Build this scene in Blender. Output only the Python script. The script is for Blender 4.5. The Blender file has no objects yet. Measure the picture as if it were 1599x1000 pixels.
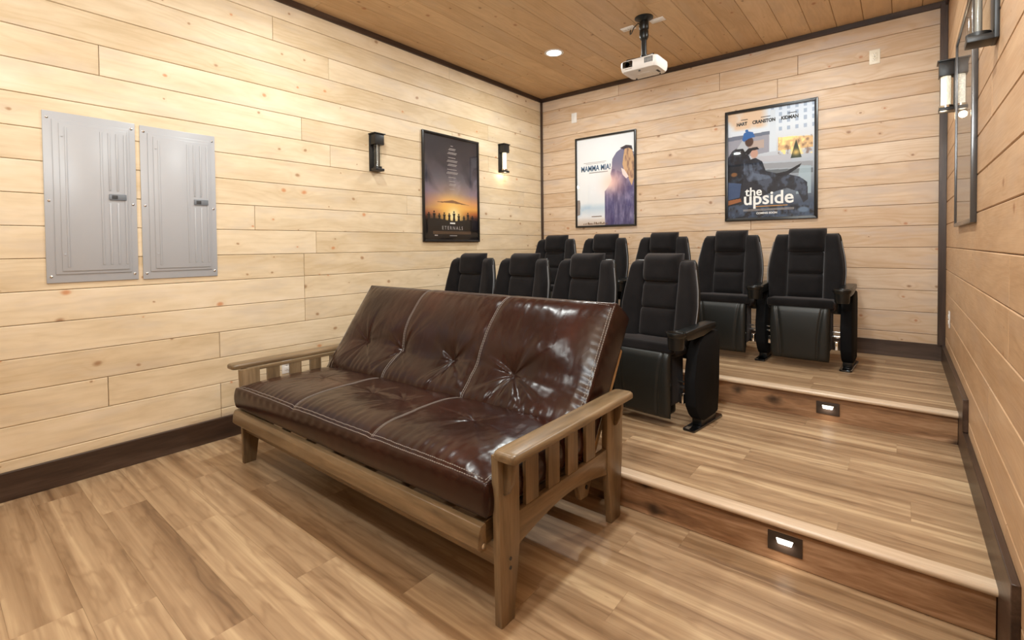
import bpy, bmesh, math, random
import numpy as np
from mathutils import Vector, Matrix, Euler
PI = math.pi
random.seed(7)
rng = np.random.RandomState(11)
sc = bpy.context.scene
COL = sc.collection
D = bpy.data

# ------------------------------------------------------------------ camera
CX, CY, CZ = 3.50567, -4.93988, 1.25775
YAW, PIT, ROL = -0.680288, -0.0222199, -0.0100203
FPX, PY = 752.7556, 401.4726
F_ = Vector((math.sin(YAW)*math.cos(PIT), math.cos(YAW)*math.cos(PIT), math.sin(PIT)))
R_ = Vector((math.cos(YAW), -math.sin(YAW), 0)); U_ = R_.cross(F_)
R2 = math.cos(ROL)*R_ + math.sin(ROL)*U_; U2 = -math.sin(ROL)*R_ + math.cos(ROL)*U_
cd = D.cameras.new('camera'); cam = D.objects.new('camera', cd); COL.objects.link(cam)
M = Matrix.Identity(4)
for i in range(3):
    M[i][0] = R2[i]; M[i][1] = U2[i]; M[i][2] = -F_[i]
M[0][3], M[1][3], M[2][3] = CX, CY, CZ
cam.matrix_world = M
cd.sensor_width = 36; cd.lens = FPX/1599*36; cd.clip_start = 0.02
cd.shift_y = -(500-PY)/1599
sc.camera = cam

# ------------------------------------------------------------------ world and light
w = D.worlds.new('world'); sc.world = w; w.use_nodes = True
w.node_tree.nodes['Background'].inputs[0].default_value = (1, .93, .85, 1)
w.node_tree.nodes['Background'].inputs[1].default_value = 0.3
sc.view_settings.view_transform = 'Standard'; sc.view_settings.look = 'None'
sc.view_settings.exposure = -0.08; sc.view_settings.gamma = 1.0
sc.view_settings.use_curve_mapping = False
def area(name, loc, target, size, power, col, sy=None, spread=PI):
    l = D.lights.new(name, 'AREA'); l.energy = power; l.color = col; l.size = size
    if sy: l.shape = 'RECTANGLE'; l.size_y = sy
    l.spread = spread
    o = D.objects.new(name, l); COL.objects.link(o); o.location = loc
    o.rotation_euler = (Vector(target)-Vector(loc)).to_track_quat('-Z', 'Y').to_euler()
    return o
WARM = (.95, 1, .97)
area('soft_fill', (2.9, -5.3, 2.95), (1.2, -1.6, .9), 1.2, 18, (.92, 1, 1.02), 1.0)  # unseen soft fill light, added near the camera to brighten the room
area('bounce_fill', (3.15, -5.0, 2.35), (2.75, -4.1, 3.05), .7, 72, (.92, 1, 1.02), .8)  # unseen fill light, added and aimed upwards to brighten the ceiling
H = 3.08; W = 3.766; YF = -7.0
H1, H2 = .171, .342; Y1, Y2 = -2.825, -1.462
DOWN = [(.945, -1.115), (2.83, -1.115), (.945, -3.3), (2.83, -3.3), (.945, -5.4), (2.83, -5.4)]  # only the first is in view; the others are added for light

# ------------------------------------------------------------------ helpers
def prop(o, label=None, cat=None, group=None, kind=None):
    if label: o['label'] = label
    if cat: o['category'] = cat
    if group: o['group'] = group
    if kind: o['kind'] = kind
    return o
def thing(name, label, cat, loc=(0, 0, 0), rz=0, group=None):
    o = D.objects.new(name, None); COL.objects.link(o); o.empty_display_size = .05
    o.location = loc; o.rotation_euler = (0, 0, rz)
    return prop(o, label, cat, group)
def link(name, me, mat, parent=None):
    if mat is not None and len(me.materials) == 0: me.materials.append(mat)
    o = D.objects.new(name, me); COL.objects.link(o)
    if parent: o.parent = parent
    return o
def finish(bm, name, smooth=None):
    me = D.meshes.new(name); bmesh.ops.recalc_face_normals(bm, faces=bm.faces[:]) if smooth != 'keep' else None
    bm.to_mesh(me); bm.free()
    if smooth:
        me.polygons.foreach_set('use_smooth', [True]*len(me.polygons))
        if smooth == 'auto': me.set_sharp_from_angle(angle=math.radians(38))
    return me
class MB:
    """collects shapes for one mesh"""
    def __init__(s): s.bm = bmesh.new()
    def box(s, x0, x1, y0, y1, z0, z1, bev=0, seg=2, mat=None):
        b = bmesh.new(); bmesh.ops.create_cube(b, size=1)
        for v in b.verts:
            v.co = Vector(((x0+x1)/2+v.co.x*(x1-x0), (y0+y1)/2+v.co.y*(y1-y0), (z0+z1)/2+v.co.z*(z1-z0)))
        if bev: bmesh.ops.bevel(b, geom=b.edges[:], offset=bev, segments=seg, profile=.5, affect='EDGES')
        if mat is not None: b.transform(mat)
        s.add(b); return s
    def add(s, b):
        m = D.meshes.new('t'); b.to_mesh(m); b.free(); s.bm.from_mesh(m); D.meshes.remove(m)
    def prism(s, pts, axis, a0, a1, bev=0, mat=None):
        b = bmesh.new()
        def mk(p, a):
            return {'x': (a, p[0], p[1]), 'y': (p[0], a, p[1]), 'z': (p[0], p[1], a)}[axis]
        v0 = [b.verts.new(mk(p, a0)) for p in pts]; v1 = [b.verts.new(mk(p, a1)) for p in pts]
        b.faces.new(v0); b.faces.new(v1[::-1]); n = len(pts)
        for i in range(n): b.faces.new((v0[i], v0[(i+1) % n], v1[(i+1) % n], v1[i]))
        bmesh.ops.recalc_face_normals(b, faces=b.faces[:])
        if bev: bmesh.ops.bevel(b, geom=b.edges[:], offset=bev, segments=2, profile=.5, affect='EDGES')
        if mat is not None: b.transform(mat)
        s.add(b); return s
    def lathe(s, prof, cx=0, cy=0, cz=0, n=24, axis='z', mat=None):
        b = bmesh.new(); rings = []
        for r, h in prof:
            ring = []
            for i in range(n):
                a = 2*PI*i/n; c, d = r*math.cos(a), r*math.sin(a)
                co = {'z': (cx+c, cy+d, cz+h), 'y': (cx+c, cy+h, cz+d), 'x': (cx+h, cy+c, cz+d)}[axis]
                ring.append(b.verts.new(co))
            rings.append(ring)
        for q in range(len(rings)-1):
            for i in range(n):
                b.faces.new((rings[q][i], rings[q][(i+1) % n], rings[q+1][(i+1) % n], rings[q+1][i]))
        b.faces.new(rings[0][::-1]); b.faces.new(rings[-1])
        bmesh.ops.remove_doubles(b, verts=b.verts[:], dist=1e-6)
        if mat is not None: b.transform(mat)
        s.add(b); return s
    def tube(s, pts, r, n=8):
        b = bmesh.new(); pts = [Vector(p) for p in pts]; rings = []; up = None
        for i, p in enumerate(pts):
            t = (pts[min(i+1, len(pts)-1)]-pts[max(i-1, 0)]).normalized()
            if up is None: up = t.orthogonal().normalized()
            up = (up-t*up.dot(t)).normalized(); sd = t.cross(up)
            rings.append([b.verts.new(p+up*(r*math.cos(2*PI*k/n))+sd*(r*math.sin(2*PI*k/n))) for k in range(n)])
        for q in range(len(rings)-1):
            for k in range(n): b.faces.new((rings[q][k], rings[q][(k+1) % n], rings[q+1][(k+1) % n], rings[q+1][k]))
        b.faces.new(rings[0][::-1]); b.faces.new(rings[-1]); s.add(b); return s
    def grid(s, P):
        """P: (n,m,3) array of points"""
        n, m = P.shape[:2]; b = bmesh.new()
        vs = [[b.verts.new(P[i, j]) for j in range(m)] for i in range(n)]
        for i in range(n-1):
            for j in range(m-1): b.faces.new((vs[i][j], vs[i+1][j], vs[i+1][j+1], vs[i][j+1]))
        s.add(b); return s
    def weld(s, d=1e-5): bmesh.ops.remove_doubles(s.bm, verts=s.bm.verts[:], dist=d); return s
    def obj(s, name, mat, parent=None, smooth='auto'): return link(name, finish(s.bm, name, smooth), mat, parent)
    def mesh(s, name, smooth='auto'): return finish(s.bm, name, smooth)

# ------------------------------------------------------------------ materials
class NT:
    def __init__(s, name):
        s.m = D.materials.new(name); s.m.use_nodes = True; s.t = s.m.node_tree
        s.b = s.t.nodes['Principled BSDF']; s.out = s.t.nodes['Material Output']
    def n(s, typ, **kw):
        x = s.t.nodes.new(typ)
        for k, v in kw.items(): setattr(x, k, v)
        return x
    def set(s, sock, v):
        if isinstance(v, bpy.types.NodeSocket): s.t.links.new(v, sock)
        elif isinstance(v, (tuple, list)) and len(v) == 3 and sock.type == 'RGBA': sock.default_value = (*v, 1)
        else: sock.default_value = v
    def math(s, op, a, b=0, c=0, clamp=False):
        x = s.n('ShaderNodeMath', operation=op, use_clamp=clamp)
        s.set(x.inputs[0], a); s.set(x.inputs[1], b); s.set(x.inputs[2], c); return x.outputs[0]
    def vmath(s, op, a, b=(0, 0, 0)):
        x = s.n('ShaderNodeVectorMath', operation=op); s.set(x.inputs[0], a); s.set(x.inputs[1], b); return x.outputs[0]
    def noise(s, vec, scale, detail=2, rough=.5, dist=0, out='Fac'):
        x = s.n('ShaderNodeTexNoise'); s.set(x.inputs['Vector'], vec); x.inputs['Scale'].default_value = scale
        x.inputs['Detail'].default_value = detail; x.inputs['Roughness'].default_value = rough; x.inputs['Distortion'].default_value = dist
        return x.outputs[out]
    def ramp(s, fac, stops, interp='LINEAR'):
        x = s.n('ShaderNodeValToRGB'); x.color_ramp.interpolation = interp; e = x.color_ramp.elements
        while len(e) < len(stops): e.new(.5)
        for k, (p, c) in enumerate(stops): e[k].position = p; e[k].color = (*c, 1)
        s.set(x.inputs[0], fac); return x.outputs[0]
    def mix(s, fac, a, b, blend='MIX'):
        x = s.n('ShaderNodeMix', data_type='RGBA', blend_type=blend)
        s.set(x.inputs[0], fac); s.set(x.inputs[6], a); s.set(x.inputs[7], b); return x.outputs[2]
    def map(s, v, a, b, c=0, d=1):
        x = s.n('ShaderNodeMapRange'); s.set(x.inputs[0], v)
        for k, q in enumerate((a, b, c, d)): x.inputs[k+1].default_value = q
        return x.outputs[0]
    def bump(s, h, strength=.3, dist=.002):
        x = s.n('ShaderNodeBump'); x.inputs['Strength'].default_value = strength; x.inputs['Distance'].default_value = dist
        s.set(x.inputs['Height'], h); s.t.links.new(x.outputs[0], s.b.inputs['Normal'])
    def P(s, **kw):
        for k, v in kw.items(): s.set(s.b.inputs[k.replace('_', ' ')], v)
        return s.m
def lin(r, g, b):
    f = lambda c: (c/255/12.92 if c <= 10 else ((c/255+.055)/1.055)**2.4)
    return (f(r), f(g), f(b))

def board_coords(T, spread=9.0):
    """object space along the board, shifted at random for every board"""
    tc = T.n('ShaderNodeTexCoord').outputs['Object']; oi = T.n('ShaderNodeObjectInfo')
    cx = T.n('ShaderNodeCombineXYZ')
    T.set(cx.inputs[0], T.math('MULTIPLY', oi.outputs['Random'], 37.3*spread/9))
    T.set(cx.inputs[1], T.math('MULTIPLY', oi.outputs['Random'], 13.7)); T.set(cx.inputs[2], T.math('MULTIPLY', oi.outputs['Random'], 71.0))
    return T.vmath('ADD', tc, cx.outputs[0]), tc, oi.outputs['Random']

def pine(name, tones, knot, line, vary=.12, rough=.5, knotdens=.62, grey=.5, coat=0.0):
    T = NT(name); v, tc, rnd = board_coords(T)
    flat = T.vmath('MULTIPLY', v, (1, 1, 0.0))
    # knots: round-ish cells, each plank its own
    vk = T.vmath('ADD', T.vmath('MULTIPLY', flat, (1, 1.3, 0)), T.vmath('MULTIPLY', T.noise(flat, 14, 1, out='Color'), (.02, .02, 0)))
    vor = T.n('ShaderNodeTexVoronoi', voronoi_dimensions='2D'); vor.inputs['Scale'].default_value = 5.2; T.set(vor.inputs['Vector'], vk)
    sep = T.n('ShaderNodeSeparateColor'); T.set(sep.inputs[0], vor.outputs['Color'])
    on = T.math('GREATER_THAN', sep.outputs[0], knotdens)
    rad = T.map(T.math('POWER', sep.outputs[1], 2.2), 0, 1, .022, .085)
    dist = vor.outputs['Distance']
    core = T.math('MULTIPLY', T.math('SMOOTH_MIN', 1, T.math('SUBTRACT', 1.6, T.math('DIVIDE', dist, rad)), .3, clamp=True), on)
    halo = T.math('MULTIPLY', T.math('POWER', 2.718, T.math('MULTIPLY', T.math('DIVIDE', dist, rad), -.55)), on)
    # grain
    warp = T.noise(T.vmath('MULTIPLY', v, (1.1, 5, 1)), 1.0, 2, .5)
    y = T.n('ShaderNodeSeparateXYZ'); T.set(y.inputs[0], v)
    ph = T.math('ADD', T.math('MULTIPLY', y.outputs[1], 55), T.math('ADD', T.math('MULTIPLY', warp, 26), T.math('MULTIPLY', halo, 7)))
    gr = T.math('ADD', T.math('MULTIPLY', T.math('SINE', T.math('MULTIPLY', ph, 2.2)), .5), .5)
    fine = T.noise(T.vmath('MULTIPLY', v, (6, 170, 1)), 1, 3, .6)
    blot = T.noise(T.vmath('MULTIPLY', v, (2.4, 9, 1)), 1, 4, .62)
    g = T.math('ADD', T.math('MULTIPLY', T.math('POWER', gr, 2.5), line), T.math('MULTIPLY', fine, .30))
    f = T.math('ADD', T.math('ADD', T.math('MULTIPLY', blot, .75), T.math('MULTIPLY', rnd, vary*2)), T.math('SUBTRACT', .05-vary, T.math('MULTIPLY', g, .45)))
    c = T.ramp(f, tones)
    gb = T.map(T.noise(T.vmath('MULTIPLY', v, (1.6, 6, 1)), 1.3, 3, .6), .52, .68, 0, grey)
    c = T.mix(gb, c, tuple(x*.86*y_ for x, y_ in zip(tones[1][1], (.96, .99, 1.12))))
    c = T.mix(T.math('MULTIPLY', halo, .3), c, tuple(x*y_ for x, y_ in zip(tones[0][1], (.95, .78, .6))))
    c = T.mix(T.math('MULTIPLY', core, .78), c, T.mix(T.math('GREATER_THAN', sep.outputs[2], .6), knot, tuple(q*r_ for q, r_ in zip(knot, (1.75, 1.35, 1.15)))))
    bb = T.noise(tc, 3, 1)
    T.bump(T.math('ADD', T.math('MULTIPLY', fine, .4), T.math('ADD', T.math('MULTIPLY', gr, .3), T.math('MULTIPLY', bb, 3))), .25, .0015)
    return T.P(Base_Color=c, Roughness=T.map(fine, .2, .8, rough-.08, rough+.1), Specular_IOR_Level=.35, Coat_Weight=coat, Coat_Roughness=.3)

M_PINE = pine('pine_wall', [(.12, lin(206, 182, 146)), (.42, lin(228, 208, 177)), (.7, lin(240, 223, 200))], lin(158, 116, 80), .14, knotdens=.74)
M_PINE_B = pine('pine_wall_back', [(.12, lin(198, 166, 134)), (.42, lin(215, 190, 164)), (.7, lin(229, 209, 188))], lin(142, 104, 78), .3, grey=.75, knotdens=.72)
M_PINE_R_SHADED = pine('pine_wall_right_shaded', [(.12, lin(180, 142, 106)), (.42, lin(198, 162, 126)), (.7, lin(210, 176, 142))], lin(140, 94, 62), .2, knotdens=.82, rough=.42)  # same pine as the left wall, its dimmer light put into darker tones
M_CEIL = pine('pine_ceiling', [(.12, lin(198, 163, 122)), (.42, lin(216, 182, 140)), (.7, lin(227, 195, 156))], lin(128, 88, 56), .2, vary=.16, knotdens=.74, rough=.42)

def lvp(name):
    T = NT(name); v, tc, rnd = board_coords(T)
    sep = T.n('ShaderNodeSeparateXYZ'); T.set(sep.inputs[0], v)
    warp = T.noise(T.vmath('MULTIPLY', v, (1.5, 7, 1)), 1, 3, .55)
    warp2 = T.noise(T.vmath('MULTIPLY', v, (5, 20, 1)), 1, 2, .5)
    ph = T.math('ADD', T.math('MULTIPLY', sep.outputs[1], 60), T.math('ADD', T.math('MULTIPLY', warp, 34), T.math('MULTIPLY', warp2, 4)))
    gr = T.math('ADD', T.math('MULTIPLY', T.math('SINE', ph), .5), .5)
    gl = T.math('POWER', gr, 5)
    streak = T.noise(T.vmath('MULTIPLY', v, (.5, 19, 1)), 1, 3, .55, dist=.25)
    fine = T.noise(T.vmath('MULTIPLY', v, (5, 150, 1)), 1, 3, .65)
    f = T.math('ADD', T.math('MULTIPLY', streak, 1.02), T.math('ADD', T.math('MULTIPLY', rnd, .10), T.math('MULTIPLY', warp, .25)))
    f = T.math('SUBTRACT', f, T.math('ADD', T.math('MULTIPLY', gl, .09), T.math('MULTIPLY', fine, .10)))
    c = T.ramp(f, [(.32, lin(112, 85, 61)), (.47, lin(139, 110, 81)), (.60, lin(156, 127, 97)), (.72, lin(173, 144, 112)), (.86, lin(198, 171, 136))])
    spot = T.map(T.noise(T.vmath('MULTIPLY', v, (10, 30, 1)), 1, 2, .5), .7, .78, 0, .35)
    c = T.mix(spot, c, lin(130, 92, 60))
    T.bump(fine, .12, .0008)
    return T.P(Base_Color=c, Roughness=T.map(fine, .2, .8, .3, .42), Specular_IOR_Level=.45)
M_FLOOR = lvp('vinyl_plank_oak')

def stained(name, dark, mid, light, rough=.5, scale=1.0, axis=(1, 14, 14), knots=0.0):
    T = NT(name); tc = T.n('ShaderNodeTexCoord').outputs['Object']; rnd = T.n('ShaderNodeObjectInfo').outputs['Random']
    cx = T.n('ShaderNodeCombineXYZ')
    for k, q in enumerate((17.1, 5.3, 9.7)): T.set(cx.inputs[k], T.math('MULTIPLY', rnd, q))
    v = T.vmath('ADD', tc, cx.outputs[0])
    a = T.noise(T.vmath('MULTIPLY', v, tuple(q*scale for q in axis)), 1.0, 4, .6, dist=.6)
    b = T.noise(T.vmath('MULTIPLY', v, tuple(q*scale*7 for q in axis)), 1.0, 2, .6)
    f = T.math('ADD', T.math('MULTIPLY', a, .8), T.math('MULTIPLY', b, .25))
    c = T.ramp(f, [(.3, dark), (.52, mid), (.72, light)])
    if knots:
        vor = T.n('ShaderNodeTexVoronoi', voronoi_dimensions='2D'); vor.inputs['Scale'].default_value = 3.4; sw = T.n('ShaderNodeSeparateXYZ'); T.set(sw.inputs[0], T.vmath('ADD', v, T.vmath('MULTIPLY', T.noise(v, 16, 2, out='Color'), (.05, .0, .05)))); cw_ = T.n('ShaderNodeCombineXYZ'); T.set(cw_.inputs[0], sw.outputs[0]); T.set(cw_.inputs[1], T.math('MULTIPLY', sw.outputs[2], 1.8))
        T.set(vor.inputs['Vector'], cw_.outputs[0])
        s2 = T.n('ShaderNodeSeparateColor'); T.set(s2.inputs[0], vor.outputs['Color'])
        kk = T.math('MULTIPLY', T.map(vor.outputs['Distance'], .22, .04, 0, knots), T.math('GREATER_THAN', s2.outputs[0], .45), clamp=True)
        c = T.mix(kk, c, tuple(q*.28 for q in dark))
    T.bump(b, .3, .001)
    return T.P(Base_Color=c, Roughness=rough)
M_TRIM = stained('trim_walnut_stain_x', lin(40, 28, 21), lin(62, 45, 36), lin(86, 68, 57), .38)
M_TRIM_Y = stained('trim_walnut_stain_y', lin(40, 28, 21), lin(62, 45, 36), lin(86, 68, 57), .38, axis=(14, 1, 14))
M_TRIM_Z = stained('trim_walnut_stain_z', lin(40, 28, 21), lin(62, 45, 36), lin(86, 68, 57), .36, axis=(14, 14, 1))
M_RISER = stained('riser_board_stain', lin(88, 58, 38), lin(152, 114, 82), lin(192, 156, 124), .5, axis=(1.6, 14, 14), knots=.9)
FD, FM, FL = lin(84, 67, 48), lin(118, 97, 71), lin(144, 121, 93)
M_FUT_X = stained('futon_wood_x', FD, FM, FL, .33, axis=(1.5, 16, 16))
M_FUT_Y = stained('futon_wood_y', FD, FM, FL, .33, axis=(16, 1.5, 16))
M_FUT_Z = stained('futon_wood_z', FD, FM, FL, .33, axis=(16, 16, 1.5))
M_FUT_RAW = stained('futon_back_wood', lin(140, 108, 70), lin(168, 134, 90), lin(190, 156, 110), .4, axis=(12, 3, 3))

def plain(name, col, rough=.5, metal=0, spec=.5, coat=0, noise=0.0, bumps=0, bscale=200, sheen=0, emit=None, es=0):
    T = NT(name); tc = T.n('ShaderNodeTexCoord').outputs['Object']
    c = col
    if noise:
        nz = T.noise(tc, 9, 3, .6); c = T.mix(nz, tuple(q*(1-noise) for q in col), tuple(min(1, q*(1+noise)) for q in col))
    if bumps: T.bump(T.noise(tc, bscale, 3, .6), bumps, .001)
    T.P(Base_Color=c, Roughness=rough, Metallic=metal, Specular_IOR_Level=spec, Coat_Weight=coat, Coat_Roughness=.08)
    if sheen: T.P(Sheen_Weight=sheen, Sheen_Roughness=.4); T.b.inputs['Sheen Tint'].default_value = (.75, .7, .7, 1)
    if emit: T.P(Emission_Color=emit, Emission_Strength=es)
    return T.m
M_BACKING = plain('wall_gap_backing_board', lin(120, 84, 52), .8)  # plain brown backing behind the planks and their gaps
M_FLBACK = plain('subfloor', lin(90, 62, 42), .8)
M_STEEL = plain('panel_grey_enamel', lin(176, 178, 183), .33, noise=.02)
M_STEELD = plain('panel_latch_grey', lin(112, 118, 126), .4)
M_BLACK = plain('black_powder_coat', lin(26, 25, 25), .4, noise=.1)
M_BPLAS = plain('black_plastic', lin(16, 17, 17), .34, noise=.1, bumps=.08, bscale=400)
M_FRAME = plain('black_frame_wood', lin(24, 22, 22), .3, noise=.1)
M_FRAMEG = plain('charcoal_frame_metal', lin(88, 86, 86), .22, metal=.6)
M_WHITE = plain('white_plastic', lin(236, 232, 228), .35, noise=.01)
M_IVORY = plain('ivory_plastic', lin(236, 226, 206), .4)
M_SLOT = plain('socket_slot_dark', lin(70, 62, 55), .5)
M_CHROME = plain('chrome', (.8, .8, .8), .15, metal=1)
M_BRASS = plain('bright_metal', lin(215, 205, 190), .2, metal=1)
M_BRONZE = plain('bronze_faceplate', lin(56, 44, 37), .4, noise=.1)
M_THREAD = plain('grey_thread', lin(134, 126, 120), .7)
M_PIPING_GLINT = plain('grey_piping_glint', lin(120, 120, 122), .28)  # grey holds the highlight on the chair shell edge
M_GAP = plain('dark_vent', lin(60, 60, 62), .6)
M_LENSB = plain('projector_lens_glass', lin(10, 12, 14), .05, coat=1)
M_DARKFAB = plain('arm_gusset_fabric', lin(12, 12, 14), .9, spec=.2)

def velvet():
    T = NT('charcoal_velvet'); tc = T.n('ShaderNodeTexCoord').outputs['Object']
    n1 = T.noise(tc, 7, 4, .65); n2 = T.noise(tc, 500, 1, .5)
    c = T.ramp(n1, [(.3, lin(13, 11, 12)), (.7, lin(24, 22, 23))])
    T.bump(n2, .25, .001)
    T.P(Base_Color=c, Roughness=.9, Specular_IOR_Level=.15, Sheen_Weight=.14, Sheen_Roughness=.5)
    T.b.inputs['Sheen Tint'].default_value = (.8, .72, .72, 1); return T.m
M_VELVET = velvet()
def leather():
    T = NT('brown_leather'); tc = T.n('ShaderNodeTexCoord').outputs['Object']
    n1 = T.noise(tc, 2.2, 3, .6); n2 = T.noise(tc, 55, 3, .6)
    vor = T.n('ShaderNodeTexVoronoi'); vor.inputs['Scale'].default_value = 330; T.set(vor.inputs['Vector'], tc)
    c = T.ramp(n1, [(.3, lin(30, 12, 8)), (.55, lin(42, 17, 11)), (.75, lin(60, 25, 15))])
    
    T.bump(T.math('ADD', T.math('MULTIPLY', vor.outputs['Distance'], .5), n2), .12, .001)
    return T.P(Base_Color=c, Roughness=T.map(n2, .2, .8, .2, .28), Specular_IOR_Level=.3, Coat_Weight=.05, Coat_Roughness=.25)
M_LEATHER = leather()
def glass(name, tint=(1, 1, 1), rough=.02, k=1.0):
    T = NT(name); t = T.n('ShaderNodeBsdfTransparent'); t.inputs[0].default_value = (*tint, 1)
    g = T.n('ShaderNodeBsdfGlossy'); g.inputs['Roughness'].default_value = rough; fr = T.n('ShaderNodeFresnel'); fr.inputs[0].default_value = 1.5
    mx = T.n('ShaderNodeMixShader'); bf = T.n('ShaderNodeNewGeometry').outputs['Backfacing']; T.set(mx.inputs[0], T.math('MULTIPLY', T.math('MULTIPLY', fr.outputs[0], k, clamp=True), T.math('SUBTRACT', 1, bf))); T.t.links.new(t.outputs[0], mx.inputs[1]); T.t.links.new(g.outputs[0], mx.inputs[2])
    T.t.links.new(mx.outputs[0], T.out.inputs[0]); return T.m
M_GLASS = glass('poster_glazing')
M_TUBE = glass('clear_lamp_glass', (.93, .94, .93), .05, 1.6)
def glow(name, col, st, cell=0):
    T = NT(name)
    if cell:
        vor = T.n('ShaderNodeTexVoronoi'); vor.inputs['Scale'].default_value = cell; T.set(vor.inputs['Vector'], T.n('ShaderNodeTexCoord').outputs['Object'])
        s_ = T.map(vor.outputs['Distance'], 0, .6, st*1.25, st*.55)
    else: s_ = st
    return T.P(Base_Color=(.8, .8, .8), Emission_Color=col, Emission_Strength=s_, Roughness=.4)
M_GLOW_DOWN = glow('downlight_lens', (1, .96, .9), 12)
M_GLOW_SC = glow('sconce_lit_crystal', (1, .86, .6), 1.15, 90)
M_GLOW_STEP = glow('step_light_lens', (1, .93, .8), 2.2)
M_DIM = plain('unlit_lamp_core', lin(120, 116, 108), .3)

# ------------------------------------------------------------------ planks
_pm = {}
def plank_mesh(L, wd, t, ch, gap, mat):
    key = (round(L, 3), round(wd, 4), t, ch, mat.name)
    if key in _pm: return _pm[key]
    a, b = L/2-gap/2, wd/2-gap/2
    v = []
    for z, e in ((-t, 0), (-ch, 0), (0, ch)):
        v += [(-a+e*.6, -b+e, z), (a-e*.6, -b+e, z), (a-e*.6, b-e, z), (-a+e*.6, b-e, z)]
    f = [(3, 2, 1, 0), (8, 9, 10, 11)]
    for q in (0, 4):
        for i in range(4): f.append((q+i, q+(i+1) % 4, q+4+(i+1) % 4, q+4+i))
    me = D.meshes.new('plank'); me.from_pydata(v, [], f); me.materials.append(mat); _pm[key] = me
    return me
def plank(parent, name, center, X, Y, L, wd, mat, t=.018, ch=.003, gap=.0025):
    Zv = Vector(X).cross(Vector(Y)); m = Matrix.Identity(4)
    for i in range(3): m[i][0] = X[i]; m[i][1] = Y[i]; m[i][2] = Zv[i]; m[i][3] = center[i]
    o = D.objects.new(name, plank_mesh(L, wd, t, ch, gap, mat)); COL.objects.link(o); o.parent = parent; o.matrix_world = m
    return o
def cuts(a, b, joints, maxl, rnd):
    """split a..b at given joints; add random joints until pieces are at most maxl"""
    js = sorted([j for j in joints if a+.15 < j < b-.15]); pts = [a]+js+[b]; out = [pts[0]]
    for q in pts[1:]:
        while q-out[-1] > maxl:
            out.append(round(out[-1]+rnd.choice([.55, .7, .85, 1.0])*maxl, 2))
            if q-out[-1] < .3: out.pop(); break
        out.append(q)
    return out
ZT, PW = 2.918, .17
rows = []
z = ZT
rows.append((ZT, H))
k = 0
while z > .001:
    rows.append((max(z-PW, 0), z)); z -= PW; k += 1
def structure(name, mb, mat): return prop(mb.obj(name, mat, smooth=None), kind='structure')

wl = structure('wall_left', MB().box(-.12, -.0185, YF-.1, .1, -.1, H+.1), M_BACKING)
wb = structure('wall_back', MB().box(-.0185, W+.0185, .0185, .12, -.1, H+.1), M_BACKING)
wr = structure('wall_right', MB().box(W+.0185, W+.12, YF-.1, .1, -.1, H+.1), M_BACKING)
wf = structure('wall_front', MB().box(-.0185, W+.0185, YF-.12, YF-.0185, -.1, H+.1), M_BACKING)
rr = random.Random(3)
JL = {1: [-3.30], 2: [-2.87], 3: [-4.9], 7: [], 9: [-3.45], 10: [-3.0, -1.2], 0: [-1.57], 5: [-1.0], 6: [-5.6]}
JB = {0: [1.05], 1: [2.12, 2.78], 2: [2.62], 6: [], 9: [2.4]}
JR = {8: [-3.2], 4: [-2.6]}
for i, (z0, z1) in enumerate(rows):
    js = cuts(YF, 0, JL.get(i, []), 3.9, rr)
    for a, b in zip(js, js[1:]): plank(wl, 'plank', (0, (a+b)/2, (z0+z1)/2), (0, 1, 0), (0, 0, 1), b-a, z1-z0, M_PINE)
    js = cuts(0, W, JB.get(i, []), 3.9, rr)
    for a, b in zip(js, js[1:]): plank(wb, 'plank', ((a+b)/2, 0, (z0+z1)/2), (1, 0, 0), (0, 0, 1), b-a, z1-z0, M_PINE_B, ch=.003)
    js = cuts(YF, 0, JR.get(i, []), 4.2, rr)
    for a, b in zip(js, js[1:]): plank(wr, 'plank', (W, (a+b)/2, (z0+z1)/2), (0, -1, 0), (0, 0, 1), b-a, z1-z0, M_PINE_R_SHADED, ch=.0035)
    plank(wf, 'plank', (W/2, YF, (z0+z1)/2), (-1, 0, 0), (0, 0, 1), W, z1-z0, M_PINE)
ce = structure('ceiling', MB().box(-.0185, W+.0185, YF, .0185, H+.0185, H+.1), M_BACKING)
x = .14-.183; i = 0
while x < W:
    a, b = max(x, 0), min(x+.183, W)
    js = cuts(YF, 0, {9: [-1.9], 5: [-.9], 14: [-2.2], 3: [-2.6]}.get(i, []), 4.0, rr)
    for p, q in zip(js, js[1:]): plank(ce, 'plank', ((a+b)/2, (p+q)/2, H), (0, 1, 0), (1, 0, 0), q-p, b-a, M_CEIL)
    x += .183; i += 1
# floor
fl = structure('floor', MB().box(-.0185, W+.0185, YF, Y1+.02, -.1, -.0085), M_FLBACK)
def lay_floor(parent, ya, yb, zz, y0, seeds, hide_x=None):
    y = y0; i = 0
    while y+.18 > ya:
        a, b = max(y, ya), min(y+.18, yb)
        if b-a > .01:
            off = seeds.get(i, rr.uniform(0, 1.22)); xs = [0]; xx = off
            while xx < W-.02:
                if xx > .02: xs.append(xx)
                xx += 1.22
            xs.append(W)
            for p, q in zip(xs, xs[1:]): plank(parent, 'plank', ((p+q)/2, (a+b)/2, zz), (1, 0, 0), (0, 1, 0), q-p, b-a, M_FLOOR, t=.008, ch=.0003, gap=.0003)
        y -= .18; i += 1
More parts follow.
